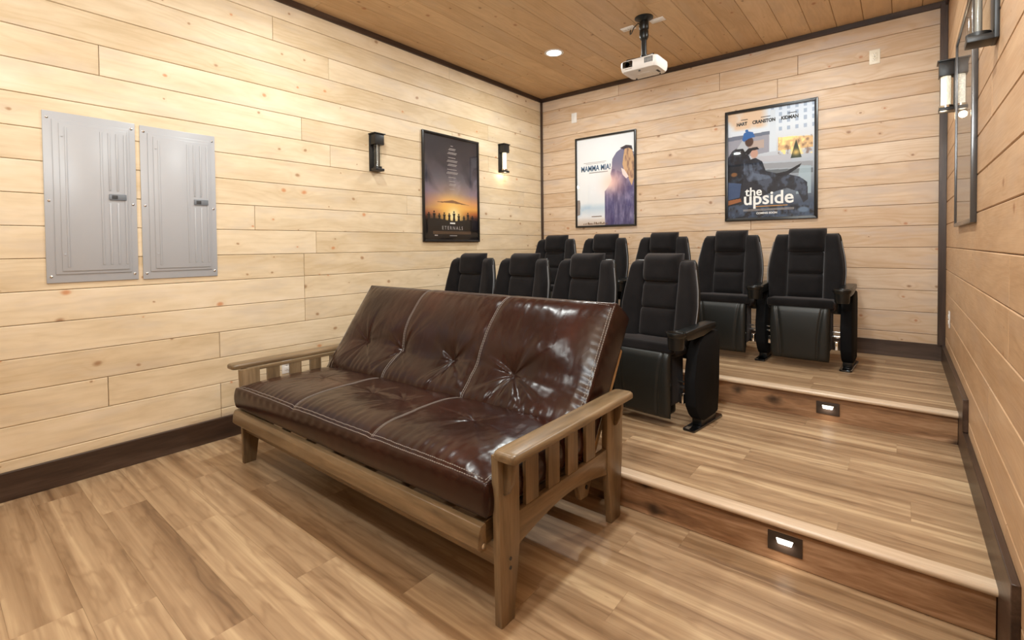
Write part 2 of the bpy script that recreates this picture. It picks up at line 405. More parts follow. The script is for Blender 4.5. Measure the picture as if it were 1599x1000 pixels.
# rows: top edge at -3.70 minus multiples of .18
lay_floor(fl, YF, Y1, 0, -2.98, {0: .35, 1: 1.39, 2: .95, 3: .3, 4: .035, 5: .885, 6: .50, 7: .99, 8: .56})
t1 = structure('platform_lower', MB().box(0, W, Y1+.0185, Y2+.02, -.05, H1-.0085), M_FLBACK)
t2 = structure('platform_upper', MB().box(0, W, Y2+.0185, .0185, -.05, H2-.0085), M_FLBACK)
lay_floor(t1, Y1+.02, Y2, H1, Y2-.165, {0: .62, 1: 1.05, 2: .2, 3: .87, 4: .45, 5: 1.1, 6: .3, 7: .88})
lay_floor(t2, Y2+.02, 0, H2, -.18, {i: random.Random(i+5).uniform(.1, 1.2) for i in range(9)})
def nose(parent, y, z):
    pr = []
    for k in range(9):
        a = PI/2+PI*k/8; pr.append((y-.018+.012*math.cos(a), z-.0105+.0125*math.sin(a)))
    pr = [(y+.035, z+.002)]+pr+[(y+.0, z-.023), (y+.0, z-.009), (y+.035, z-.009)]
    return MB().prism(pr, 'x', .0, W).obj('stair_nosing', M_FLOOR_N, parent)
M_FLOOR_N = stained('stair_nosing_vinyl', lin(184, 158, 132), lin(204, 180, 154), lin(218, 196, 172), .3, axis=(1.2, 16, 16))
for par, y, z in ((t1, Y1, H1), (t2, Y2, H2)):
    nose(par, y, z)
    MB().box(0, W-.022, y, y+.018, z-H1, z-.023, .0008, 1).obj('riser_board', M_RISER, par)

# trims
def trim(name, x0, x1, y0, y1, z0, z1, mat): return prop(MB().box(x0, x1, y0, y1, z0, z1, .002, 1).obj(name, mat), kind='structure')
TT = .02
trim('baseboard_left', 0, TT, YF, Y1-.0, 0, .145, M_TRIM_Y)
trim('baseboard_left_lower_platform', 0, TT, Y1+.02, Y2, H1, H1+.14, M_TRIM_Y)
trim('baseboard_left_upper_platform', 0, TT, Y2+.02, -TT, H2, H2+.13, M_TRIM_Y)
trim('baseboard_back', 0, W, -TT, 0, H2, H2+.125, M_TRIM)
trim('baseboard_right', W-TT, W, YF, Y1-.0, 0, .14, M_TRIM_Y)
trim('baseboard_right_lower_platform', W-TT-.001, W, Y1-.235, Y2-.0, H1-.03, H1+.14, M_TRIM_Y)
trim('baseboard_right_upper_platform', W-TT-.002, W, Y2-.235, -TT, H2-.03, H2+.135, M_TRIM_Y)
trim('baseboard_front', 0, W, YF, YF+TT, 0, .145, M_TRIM)
trim('trim_1', 0, .018, YF, 0, H-.046, H, M_TRIM_Y)
trim('trim_2', 0, W, -.018, 0, H-.046, H, M_TRIM)
trim('trim_3', W-.018, W, YF, 0, H-.046, H, M_TRIM_Y)
trim('trim_4', 0, W, YF, YF+.018, H-.046, H, M_TRIM)
trim('trim_5', 0, .024, -.024, 0, H2+.125, H-.046, M_TRIM_Z)
trim('trim_6', W-.045, W, -.045, 0, H2+.125, H-.03, M_TRIM_Z)

# ------------------------------------------------------------------ ceiling lights
def downlight(x, y, label):
    t = thing('recessed_downlight', label, 'ceiling light', (x, y, H), group='recessed ceiling downlights')
    MB().lathe([(.088, -.001), (.09, -.006), (.084, -.009), (.068, -.007), (.066, -.001)], n=40).obj('trim_ring', M_WHITE, t)
    MB().lathe([(.066, -.001), (.066, -.005), (.05, -.0065), (.0, -.007)], n=40).obj('lens', M_GLOW_DOWN, t)
for i, (x, y) in enumerate(DOWN):
    lb = ['round white recessed downlight glowing in the plank ceiling left of the projector', 'added round white recessed downlight in the ceiling right of the projector, above the frame',
          'unseen round recessed downlight added above the futon near the left wall', 'unseen round recessed downlight added above the right aisle',
          'unseen round recessed downlight added at the front of the room by the left wall', 'unseen round recessed downlight added at the front of the room by the right wall'][i]
    downlight(x, y, lb)
    a = area('downlight_lamp', (x, y, H-.03), (x, y, 0), .13, [25, 24, 21, 40, 24, 16][i], WARM)
    a.data.shape = 'DISK'

# ------------------------------------------------------------------ outlets
def plate(label, cat, loc, X, Z_, kind='duplex', w_=.072, h_=.116, name='wall_outlet', mat=None, group=None):
    """X: across direction, Z_: outward normal"""
    t = thing(name, label, cat, group=group)
    X = Vector(X); N = Vector(Z_); Yv = N.cross(X)
    m = Matrix.Identity(4)
    for i in range(3): m[i][0] = X[i]; m[i][1] = Yv[i]; m[i][2] = N[i]; m[i][3] = loc[i]
    t.matrix_world = m
    mat = mat or M_WHITE
    MB().box(-w_/2, w_/2, -h_/2, h_/2, 0, .006, .003).obj('cover_plate', mat, t)
    if kind == 'duplex':
        for s in (-1, 1):
            f = MB().box(-.017, .017, s*.0195-.0145, s*.0195+.0145, .005, .009, .003).obj('socket', mat, t)
            sl = MB().box(-.0075, -.0055, s*.0195-.001, s*.0195+.007, .0086, .0094).box(.0055, .0075, s*.0195-.001, s*.0195+.006, .0086, .0094)
            sl.lathe([(.0025, .0086), (.0025, .0094)], 0, s*.0195-.007, 0, 8).obj('slot', M_SLOT, f)
        MB().lathe([(.003, .005), (.003, .0068)], n=10).obj('screw', M_SLOT, t)
    else:
        MB().box(-.017, .017, -.033, .033, .005, .008, .002).obj('insert', mat, t)
    return t
plate('small white cover plate on the back wall above the wedding-dress poster, near the corner', 'wall plate', (.478, 0, 2.769), (1, 0, 0), (0, -1, 0), 'blank')
D.objects['wall_outlet']['label'] = 'small white cover plate on the back wall above the white film poster'
plate('ivory duplex outlet high on the right end of the back wall', 'outlet', (3.324, 0, 2.768), (1, 0, 0), (0, -1, 0), mat=M_IVORY)
plate('white wall outlet low on the left wall, glimpsed through the futon arm slats', 'outlet', (0, -3.25, .40), (0, 1, 0), (1, 0, 0))
plate('white wall outlet low on the right wall near the back corner', 'outlet', (W, -.45, .72), (0, -1, 0), (-1, 0, 0))
p1 = plate('white ceiling outlet left of the projector mount with a black plug in it', 'outlet', (1.705, -1.13, H), (0, 1, 0), (0, 0, -1), 'duplex')
p2 = plate('white ceiling cable plate right of the projector mount', 'wall plate', (1.955, -1.12, H), (0, 1, 0), (0, 0, -1), 'blank', name='cable_plate')

# ------------------------------------------------------------------ electric panels (left wall)
def epanel(y0, y1, z0, z1, label):
    wd, ht = y1-y0, z1-z0
    t = thing('electrical_panel', label, 'electrical panel', (0, y0, z0), group='grey breaker panels on the left wall')
    MB().box(.0, .008, 0, wd, 0, ht, .003).obj('cover', M_STEEL, t)
    # stepped raised border, then the door
    MB().box(.006, .014, .036, wd-.03, .045, ht-.04, .004).obj('raised_border', M_STEEL, t)
    dy0, dy1, dz0, dz1 = .062, wd-.042, .062, ht-.058
    d = MB().box(.012, .019, dy0, dy1, dz0, dz1, .003).obj('door', M_STEEL, t)
    dw = dy1-dy0
    # pressed vertical ribs right of the flat field, stopping for the latch
    zl = dz0+(dz1-dz0)*.52
    for fy, full in ((.60, 1), (.72, 0), (.84, 0), (.965, 1)):
        yy = dy0+dw*fy
        segs = [(dz0+.03, dz1-.02)] if full else [(dz0+.03, zl-.035), (zl+.035, dz1-.02)]
        r = MB()
        for a, b in segs: r.box(.0175, .0225, yy-.005, yy+.005, a, b, .0024)
        r.obj('rib', M_STEEL, d)
    r = MB().box(.0175, .0225, dy0+.022, dy0+.032, dz0+.02, dz1-.02, .0024).obj('rib', M_STEEL, d)
    l = MB().box(.018, .026, dy0+dw*.70, dy0+dw*.97, zl-.017, zl+.017, .002).obj('latch', M_STEELD, t)
    MB().box(.0255, .028, dy0+dw*.74, dy0+dw*.83, zl-.010, zl+.010, .0015).obj('latch_slide', M_GAP, l)
    for yy in (.018, wd-.018):
        for zz in (.035, ht*.48, ht-.035): MB().lathe([(.0065, 0), (.0065, .003), (.003, .0055)], .0075, yy, zz, 12, 'x').obj('screw', M_CHROME, t)
    for zz in (dz0+.09, dz1-.07): MB().lathe([(.005, 0), (.005, .003), (.002, .004)], .0185, dy0+.012, zz, 10, 'x').obj('hinge_pin', M_STEEL, t)
epanel(-4.511, -4.117, 1.085, 1.998, 'grey steel breaker panel nearer the left edge of the picture')
epanel(-4.095, -3.695, 1.083, 1.995, 'grey steel breaker panel to the right of its twin, nearer the futon')

# ------------------------------------------------------------------ posters
def fbm(u, v, s, seed, octv=4, sx=1.0):
    r = np.random.RandomState(seed); out = np.zeros_like(u); amp = 1; tot = 0
    for o in range(octv):
        n = 64; g = r.rand(n, n); x = (u*s*sx) % n; y = (v*s) % n
        xi, yi = np.floor(x).astype(int), np.floor(y).astype(int); fx, fy = x-xi, y-yi
        fx = fx*fx*(3-2*fx); fy = fy*fy*(3-2*fy)
        a = g[yi % n, xi % n]*(1-fx)+g[yi % n, (xi+1) % n]*fx; b = g[(yi+1) % n, xi % n]*(1-fx)+g[(yi+1) % n, (xi+1) % n]*fx
        out += amp*(a*(1-fy)+b*fy); tot += amp; amp *= .5; s *= 2.03
    return out/tot
class Pic:
    def __init__(s, w_=200, h_=290):
        s.u, s.v = np.meshgrid((np.arange(w_)+.5)/w_, (np.arange(h_)+.5)/h_)  # v up
        s.c = np.zeros((h_, w_, 3)); s.ar = h_/w_
    def mixc(s, m, col):
        m = np.clip(m, 0, 1)[..., None]; s.c = s.c*(1-m)+(np.array(col)/255. if not isinstance(col, np.ndarray) else col)*m
    def ell(s, x, y, rx, ry, col, soft=.15, rot=0):
        dx, dy = s.u-x, (s.v-y)*s.ar; c, q = math.cos(rot), math.sin(rot)
        a, b = (dx*c+dy*q)/rx, (-dx*q+dy*c)/(ry*s.ar); d = np.sqrt(a*a+b*b); s.mixc((1-d)/soft, col)
    def poly(s, pts, col, alpha=1):
        ins = np.zeros(s.u.shape, bool); n = len(pts)
        for i in range(n):
            x0, y0 = pts[i]; x1, y1 = pts[(i+1) % n]
            if y0 == y1: continue
            cnd = ((y0 > s.v) != (y1 > s.v)) & (s.u < (x1-x0)*(s.v-y0)/(y1-y0)+x0); ins ^= cnd
        s.mixc(ins*alpha, col)
    def glow(s, x, y, r, col, k=1): s.mixc(k*np.exp(-(((s.u-x)**2+((s.v-y)*s.ar)**2)/r**2)), col)
    def vgrad(s, stops):
        vs = [a for a, _ in stops]; s.c = np.stack([np.interp(s.v, vs, [c[i]/255 for _, c in stops]) for i in range(3)], -1)
def print_material():
    T = NT('poster_print'); a = T.n('ShaderNodeVertexColor'); a.layer_name = 'ink'
    return T.P(Base_Color=a.outputs[0], Roughness=.45, Specular_IOR_Level=.3)
M_PRINT = print_material()
def pic_mesh(pic, wd, ht):
    h_, w_ = pic.c.shape[:2]; r = np.random.RandomState(1)
    X, Z = np.meshgrid(np.linspace(-wd/2, wd/2, w_+1), np.linspace(0, ht, h_+1))
    v = np.stack([X, np.zeros_like(X), Z], -1).reshape(-1, 3)
    i = np.arange(h_)[:, None]*(w_+1)+np.arange(w_)[None, :]
    f = np.stack([i, i+1, i+w_+2, i+w_+1], -1).reshape(-1, 4)
    me = D.meshes.new('poster_print'); me.vertices.add(len(v)); me.vertices.foreach_set('co', v.ravel())
    me.loops.add(f.size); me.loops.foreach_set('vertex_index', f.ravel()); me.polygons.add(len(f))
    me.polygons.foreach_set('loop_start', np.arange(len(f))*4); me.update()
    c = np.clip(pic.c, 0, 1); c = np.where(c <= .04045, c/12.92, ((c+.055)/1.055)**2.4)
    col = np.ones((h_*w_, 4, 4)); col[:, :, :3] = c.reshape(-1, 1, 3)
    at = me.color_attributes.new('ink', 'FLOAT_COLOR', 'CORNER'); at.data.foreach_set('color', col.ravel())
    me.validate(); return me
def text_mesh(txt, size, mat, parent, x, z, y=-.0012, align='CENTER', bold=0.0, name='lettering', sx=1.0, space=1.0):
    cu = D.curves.new('t', 'FONT'); cu.body = txt; cu.size = size; cu.align_x = align; cu.offset = bold; cu.space_character = space; cu.resolution_u = 3
    o = D.objects.new('t', cu); COL.objects.link(o); dg = bpy.context.evaluated_depsgraph_get()
    me = D.meshes.new_from_object(o.evaluated_get(dg)); D.objects.remove(o)
    me.name = name; me.materials.clear(); me.transform(Matrix(((sx, 0, 0, x), (0, 0, -1, y), (0, 1, 0, z), (0, 0, 0, 1))))
    return link(name, me, mat, parent)
def ink(name, c): return plain(name, lin(*c), .45)
INK_W, INK_K = ink('ink_white', (240, 238, 235)), ink('ink_black', (24, 24, 28))
INK_G, INK_B, INK_O, INK_T, INK_P = ink('ink_grey', (165, 158, 155)), ink('ink_blue', (40, 84, 120)), ink('ink_orange', (214, 150, 60)), ink('ink_bronze', (112, 84, 60)), ink('ink_pewter', (170, 165, 165))

def poster(label, loc, rz, wd, ht, pic, fr=.022, fmat=None, depth=.022):
    t = thing('framed_poster', label, 'poster', loc, rz)
    f = MB()
    for pts in ([(-wd/2, 0), (wd/2, 0), (wd/2-fr, fr), (-wd/2+fr, fr)], [(wd/2, 0), (wd/2, ht), (wd/2-fr, ht-fr), (wd/2-fr, fr)],
                [(wd/2, ht), (-wd/2, ht), (-wd/2+fr, ht-fr), (wd/2-fr, ht-fr)], [(-wd/2, ht), (-wd/2, 0), (-wd/2+fr, fr), (-wd/2+fr, ht-fr)]):
        f.prism(pts, 'y', -depth, 0, .0015)
    f.obj('frame', fmat or M_FRAME, t)
    MB().box(-wd/2+fr*.6, wd/2-fr*.6, -.006, -.001, fr*.6, ht-fr*.6).obj('backing_board', M_FRAME, t)
    if pic is None:
        MB().box(-wd/2+fr*.8, wd/2-fr*.8, -.0085, -.0062, fr*.8, ht-fr*.8).obj('poster_print', M_PRINT_REFLECTION, t)
    else:
        pm = pic_mesh(pic, wd-1.7*fr, ht-1.7*fr); pr = link('poster_print', pm, M_PRINT, t); pr.location = (0, -.0075, fr*.85)
        t['pr'] = 1; poster.pr = pr
    MB().box(-wd/2+fr*.8, wd/2-fr*.8, -.0165, -.0145, fr*.8, ht-fr*.8).obj('glazing', M_GLASS, t)
    return t
M_PRINT_REFLECTION = plain('side_print_reflection', lin(120, 108, 100), .4)  # lightened print, the bright glass reflection is put into its colour

# --- sunset poster
pc = Pic()
pc.vgrad([(0, (12, 9, 10)), (.17, (14, 10, 10)), (.22, (60, 30, 20)), (.26, (170, 90, 45)), (.31, (236, 170, 84)), (.37, (226, 160, 110)), (.46, (140, 122, 134)), (.6, (92, 88, 98)), (.75, (66, 60, 66)), (.88, (46, 42, 48)), (1, (32, 29, 34))])
n = fbm(pc.u+pc.v*.6, pc.v, 5, 3); pc.mixc(np.clip((n-.5)*4, 0, 1)*np.clip((pc.v-.4)*5, 0, 1)*.6, (34, 32, 42))
n = fbm(pc.u-pc.v*.8, pc.v, 6, 8); pc.mixc(np.clip((n-.52)*4, 0, 1)*np.clip((pc.v-.4)*5, 0, 1)*np.clip((.78-pc.v)*4, 0, 1)*.65, (168, 166, 190))
pc.glow(.5, .26, .28, (255, 206, 110), .95); pc.glow(.53, .24, .10, (255, 244, 190), 1)
pc.mixc(np.clip(1-np.abs(pc.u-.02)/.32, 0, 1)*np.exp(-((pc.v-.36)/.12)**2)*.5, (90, 84, 120))
pc.poly([(.2, .365), (.36, .375), (.5, .392), (.56, .385), (.68, .368), (.84, .352), (.66, .357), (.5, .362), (.3, .36)], (122, 84, 60), .85)
hz = .205+.012*np.sin(pc.u*9)-.02*np.abs(pc.u-.5); pc.mixc((hz-pc.v)/.01, (14, 10, 10))
for x, h in ((.08, .07), (.17, .085), (.26, .06), (.35, .07), (.44, .062), (.53, .085), (.62, .062), (.72, .045), (.80, .085), (.89, .055)):
    b = .197-.02*abs(x-.5); pc.ell(x, b+h*.93, .016, .011, (18, 11, 10), .4)
    pc.poly([(x-.028, b+h*.78), (x+.028, b+h*.78), (x+.018, b+h*.4), (x+.026, b-.01), (x-.026, b-.01), (x-.016, b+h*.4)], (18, 11, 10))
t = poster('dark film poster with orange sunset and silhouettes, framed on the left wall', (0, -1.557, 1.308), PI/2, .77, 1.052, pc, .02)
for i, (nm, s_) in enumerate([(1, .03), (2, .09), (2, .12), (1, .10), (2, .14), (2, .12), (1, .13), (2, .15), (1, .1), (1, .08), (2, .09), (1, .07)]):
    q = MB(); zz = .95-.039*i
    for k in range(nm): q.box(-s_/2+.012*(k % 2), s_/2+.008*k, -.0095, -.0088, zz+.012*k, zz+.012*k+.0055)
    q.obj('small_print', INK_G, t)
text_mesh('ETERNALS', .048, INK_P, t, 0, .122, -.009, space=1.55, bold=.0004, sx=.92)
q = MB().box(-.035, .035, -.0095, -.0085, .178, .192).obj('studio_block', INK_W, t)
for zz in (.098, .088, .078): MB().box(-.26, .26, -.0092, -.0086, zz, zz+.0045).obj('credit_line', INK_T, t)
MB().box(-.04, .06, -.0092, -.0086, .058, .064).obj('credit_line', INK_P, t); MB().box(-.24, -.2, -.0092, -.0086, .058, .068).obj('rating_box', INK_P, t)

# --- white poster with back view of a woman
pc = Pic(); pc.vgrad([(0, (206, 186, 170)), (.06, (216, 204, 196)), (.1, (232, 232, 236)), (.2, (196, 212, 226)), (.26, (232, 234, 238)), (.6, (238, 238, 240)), (1, (228, 230, 234))])
n = fbm(pc.u, pc.v, 8, 5, sx=.6); pc.mixc(np.clip((n-.45)*5, 0, 1)*np.exp(-((pc.v-.17)/.05)**2)*.8, (150, 184, 214))
body = [(.50, .0), (.985, .0), (1, .62), (.985, .78), (.90, .82), (.80, .84), (.70, .80), (.63, .73), (.62, .62), (.60, .57), (.62, .5), (.55, .42), (.5, .38)]
pc.poly(body, (98, 92, 130))
tone = fbm(pc.u, pc.v, 10, 9, sx=2.6); msk = np.zeros(pc.u.shape)
tmp = Pic(); tmp.poly(body, (255, 255, 255)); msk = tmp.c[..., 0]
pc.mixc(msk*np.clip((tone-.45)*4, 0, 1)*.8, (62, 56, 98)); pc.mixc(msk*np.clip((.42-tone)*5, 0, 1)*.7, (150, 140, 172))
pc.poly([(.63, .73), (.70, .80), (.80, .84), (.84, .78), (.80, .66), (.84, .56), (.76, .58), (.66, .62), (.62, .62)], (112, 110, 138))
pc.poly([(.84, .84), (.95, .84), (.99, .7), (.985, .5), (.95, .42), (.9, .5), (.84, .56), (.80, .66), (.82, .76)], (196, 158, 120))
n2 = fbm(pc.u, pc.v, 14, 2, sx=2.5); m2 = Pic(); m2.poly([(.84, .84), (.95, .84), (.99, .7), (.985, .5), (.9, .5), (.84, .56), (.80, .66)], (255, 255, 255)); pc.mixc(m2.c[..., 0]*np.clip((n2-.5)*5, 0, 1)*.7, (120, 88, 80))
pc.poly([(.76, .84), (.86, .865), (.95, .85), (.97, .80), (.90, .83), (.82, .82)], (48, 40, 52))
pc.poly([(.78, .62), (.83, .60), (.9, .52), (.86, .50), (.80, .55)], (226, 214, 214))
pc.glow(.56, .47, .12, (255, 240, 232), .95); pc.glow(.66, .48, .2, (255, 190, 170), .55)
pc.mixc(np.clip((pc.v-.36)/.02, 0, 1)*np.clip((.42-pc.v)/.02, 0, 1)*0, (0, 0, 0))
pc.poly([(0, .12), (.055, .13), (.06, .27), (.05, .30), (0, .30)], (146, 134, 130))  # greyish reflection in the glazing, painted into the print
t = poster('white film poster with a figure in a purple dress, on the back wall', (.879, 0, 1.469), 0, .762, 1.045, pc, .02)
text_mesh('MAMMA MIA!', .088, INK_B, t, -.115, .648, -.009, bold=.0022, sx=.74)
MB().box(-.27, .02, -.0092, -.0086, .742, .747).box(-.24, .0, -.0092, -.0086, .728, .732).obj('small_print', INK_G, t)
MB().box(-.2, .04, -.0092, -.0086, .622, .632).obj('small_print', INK_G, t)
MB().box(-.17, -.04, -.0092, -.0086, .118, .126).obj('small_print', INK_T, t)
q = MB(); r_ = random.Random(4)
for i in range(16):
    x0 = -.28+.02*i; q.box(x0, x0+r_.uniform(.008, .017), -.0092, -.0086, .03, .03+r_.uniform(.012, .03))
q.obj('credit_line', INK_T, t)

# --- street-scene poster
pc = Pic(); pc.vgrad([(0, (44, 56, 76)), (.12, (60, 72, 92)), (.3, (128, 136, 146)), (.5, (178, 184, 194)), (.7, (206, 210, 218)), (.85, (214, 222, 232)), (1, (206, 218, 234))])
n = fbm(pc.u, pc.v, 7, 12)
pc.mixc(np.clip((pc.v-.82)/.03, 0, 1)*np.clip((.5-pc.u)/.1, 0, 1)*np.clip((n-.35)*4, 0, 1), (216, 186, 158))
for bx in np.arange(.52, .98, .09):
    for by in (.78, .85, .91, .965): pc.poly([(bx, by), (bx+.035, by), (bx+.035, by+.035), (bx, by+.035)], (150, 166, 190), .8)
pc.poly([(.0, .74), (.52, .76), (.52, .79), (0, .78)], (104, 112, 130)); pc.poly([(.0, .56), (.5, .60), (.5, .76), (0, .74)], (150, 150, 162))
pc.poly([(.26, .64), (.44, .645), (.44, .72), (.26, .715)], (176, 158, 150)); pc.poly([(.5, .6), (.58, .6), (.57, .98), (.51, .98)], (206, 214, 224))
pc.poly([(.6, .60), (.98, .60), (.98, .70), (.6, .72)], (214, 176, 128)); n3 = fbm(pc.u, pc.v, 24, 14); m3 = Pic(); m3.poly([(.6, .55), (.98, .55), (.98, .71), (.6, .72)], (255, 255, 255))
pc.mixc(m3.c[..., 0]*np.clip((n3-.52)*7, 0, 1), (255, 222, 150)); pc.mixc(m3.c[..., 0]*np.clip((.42-n3)*7, 0, 1)*.7, (120, 90, 76))
pc.poly([(.3, .52), (.75, .50), (.75, .56), (.3, .57)], (182, 182, 190)); pc.poly([(.4, .45), (.98, .43), (.98, .48), (.4, .50)], (150, 152, 158)); pc.poly([(.4, .40), (.98, .38), (.98, .42), (.4, .44)], (104, 110, 116))
pc.poly([(.74, .52), (.80, .685), (.86, .52)], (46, 56, 46)); pc.glow(.8, .57, .04, (255, 210, 120), .8)
pc.poly([(.80, .2), (.96, .2), (.96, .44), (.84, .45)], (166, 184, 194), .8)
# standing figure in blue hat leaning over
pc.poly([(0, .12), (.22, .14), (.26, .4), (.3, .52), (.24, .62), (.18, .70), (.05, .64), (0, .58)], (18, 22, 32)); n5 = fbm(pc.u, pc.v, 16, 31); m5 = Pic(); m5.poly([(0, .30), (.26, .4), (.3, .52), (.24, .62), (.18, .70), (.05, .64), (0, .58)], (255, 255, 255)); pc.mixc(m5.c[..., 0]*np.clip((n5-.52)*6, 0, 1)*.5, (70, 84, 106)); pc.poly([(.11, .66), (.19, .74), (.25, .66), (.23, .60), (.19, .66)], (176, 180, 188))
pc.ell(.265, .715, .055, .05, (70, 46, 40), .2); pc.poly([(.18, .74), (.2, .80), (.25, .815), (.31, .80), (.335, .755), (.26, .745), (.2, .72)], (42, 96, 160)); pc.ell(.235, .82, .022, .014, (42, 96, 160), .3)
# seated figure in dark coat and flat cap
pc.poly([(.14, .12), (.2, .4), (.16, .46), (.24, .54), (.34, .56), (.42, .52), (.46, .43), (.60, .395), (.72, .38), (.84, .35), (.92, .3), (.93, .15), (.88, .12), (.82, .22), (.7, .26), (.5, .22)], (34, 38, 50))
pc.poly([(.2, .52), (.3, .50), (.32, .42), (.5, .385), (.52, .36), (.26, .34), (.2, .42)], (84, 94, 112), .8); pc.ell(.325, .60, .052, .048, (190, 148, 132), .25)
pc.poly([(.2, .615), (.26, .655), (.36, .66), (.385, .635), (.3, .63), (.26, .595)], (22, 20, 28)); pc.poly([(.56, .395), (.7, .41), (.86, .47), (.84, .44), (.72, .38), (.6, .37)], (26, 26, 34))
pc.poly([(.0, .18), (.15, .2), (.17, .33), (.0, .35)], (62, 84, 122), .9); pc.poly([(.0, .13), (.17, .16), (.16, .19), (0, .175)], (150, 92, 56)); pc.ell(.08, .42, .05, .025, (126, 84, 50), .4)
n4 = fbm(pc.u, pc.v, 26, 21); pc.mixc(np.clip((.13-pc.v)/.03, 0, 1)*np.clip((n4-.5)*7, 0, 1)*.7, (74, 92, 118)); pc.mixc(np.clip((.12-pc.v)/.03, 0, 1)*np.clip((.45-n4)*8, 0, 1)*.8, (18, 20, 28))
pc.ell(.88, .06, .075, .03, (96, 116, 140), .4)
m6 = Pic(); m6.poly([(.2, .4), (.16, .46), (.24, .54), (.34, .56), (.42, .52), (.46, .43), (.60, .395), (.84, .35), (.92, .3), (.93, .15), (.82, .22), (.5, .22)], (255, 255, 255)); n6 = fbm(pc.u+pc.v, pc.v-pc.u+2, 12, 33); pc.mixc(m6.c[..., 0]*np.clip((n6-.52)*7, 0, 1)*.45, (112, 126, 150)); pc.mixc(m6.c[..., 0]*np.clip((.45-n6)*7, 0, 1)*.5, (12, 14, 22))
t = poster('street-scene film poster with two men, reading the upside, on the back wall', (2.555, 0, 1.476), 0, .76, 1.045, pc, .026)
for s_, xx, zz in (('HART', -.232, .898), ('CRANSTON', -.045, .898), ('KIDMAN', .165, .898)): text_mesh(s_, .042, INK_K, t, xx, zz, -.009, bold=.0022, sx=.84)
for a_, b_ in ((-.24, -.18), (-.07, .01), (.15, .22)): MB().box(a_, b_, -.0092, -.0086, .946, .952).obj('small_print', INK_K, t)
text_mesh('the', .11, INK_W, t, -.13, .232, -.009, bold=.002); text_mesh('upside', .165, INK_W, t, -.01, .15, -.0091, bold=.003, sx=.98)
MB().box(-.11, .15, -.0092, -.0086, .126, .132).obj('small_print', INK_O, t)
for zz in (.1, .09): MB().box(-.22, .2, -.0092, -.0086, zz, zz+.0045).obj('credit_line', INK_G, t)
text_mesh('COMING SOON', .024, INK_W, t, -.02, .058, -.009, bold=.0008)
# right wall glazed frame
poster('glazed charcoal frame on the right wall, seen nearly edge-on', (W, -1.50, 1.345), -PI/2, .88, 1.075, None, .02, M_FRAMEG, .022)

# ------------------------------------------------------------------ sconces
def sconce(loc, rz, label, lit, group='wall sconces'):
    t = thing('wall_sconce', label, 'wall lamp', loc, rz, group); t.scale = (.9, .86, .94)
    h = .335
    MB().box(-.056, .056, -.016, 0, 0, h, .002).obj('back_plate', M_BLACK, t)
    MB().box(-.062, .062, -.108, 0, h-.006, h+.002, .001).obj('top_cap', M_BLACK, t)
    MB().box(-.05, .05, -.098, -.012, h-.1, h-.004, .002).obj('lamp_housing', M_BLACK, t)
    MB().lathe([(.036, .04), (.036, h-.1)], 0, -.058, 0, 24).obj('glass_cylinder', M_TUBE, t)
    core = MB(); 
    if lit: core.lathe([(.029, .042), (.029, h-.098)], 0, -.058, 0, 20).obj('lit_crystal', M_GLOW_SC, t)
    else: core.lathe([(.012, .042), (.012, h-.098)], 0, -.058, 0, 12).obj('inner_tube', M_DIM, t)
    MB().lathe([(.0, .022), (.040, .022), (.041, .028), (.041, .04), (.0, .041)], 0, -.058, 0, 24).obj('base_ring', M_BRASS if lit else M_BLACK, t)
    MB().box(-.05, .05, -.098, -.012, .0, .024, .003).obj('bottom_bracket', M_BLACK, t)
    if lit:
        l = D.lights.new('sconce_lamp', 'POINT'); l.energy = .7; l.color = (1, .8, .55); l.shadow_soft_size = .02
        o = D.objects.new('sconce_lamp', l); COL.objects.link(o); o.parent = t; o.location = (0, -.075, -.03)
sconce((0, -2.465, 1.905), PI/2, 'unlit black wall sconce between the breaker panels and the sunset poster', False)
sconce((0, -.785, 2.08), PI/2, 'glowing black wall sconce between the sunset poster and the back left corner', True)
sconce((W, -.80, 2.085), -PI/2, 'glowing black wall sconce on the right wall beside the corner trim', True)
sconce((W, -2.50, 1.972), -PI/2, 'unlit wall sconce cut off by the top right edge of the picture', False)

# ------------------------------------------------------------------ step lights
def step_light(x, y, z, label):
    t = thing('step_light', label, 'step light', (x, y, z), group='recessed step lights')
    MB().box(-.06, .06, -.006, 0, -.037, .037, .0015).obj('faceplate', M_BRONZE, t)
    MB().prism([(-.03, .018), (.03, .018), (.024, -.002), (-.024, -.002)], 'y', -.011, -.004, .002).obj('lens', M_GLOW_STEP, t)
    l = D.lights.new('step_lamp', 'AREA'); l.energy = .12; l.size = .05; l.color = (1, .92, .8)
    o = D.objects.new('step_lamp', l); COL.objects.link(o); o.parent = t; o.location = (0, -.014, .004); o.rotation_euler = (math.radians(35), 0, 0)
step_light(3.156, Y1, .081, 'bronze step light in the lower riser, nearer the camera')
step_light(3.160, Y2, .081+H1-.004, 'bronze step light in the upper riser below the end theatre chair')

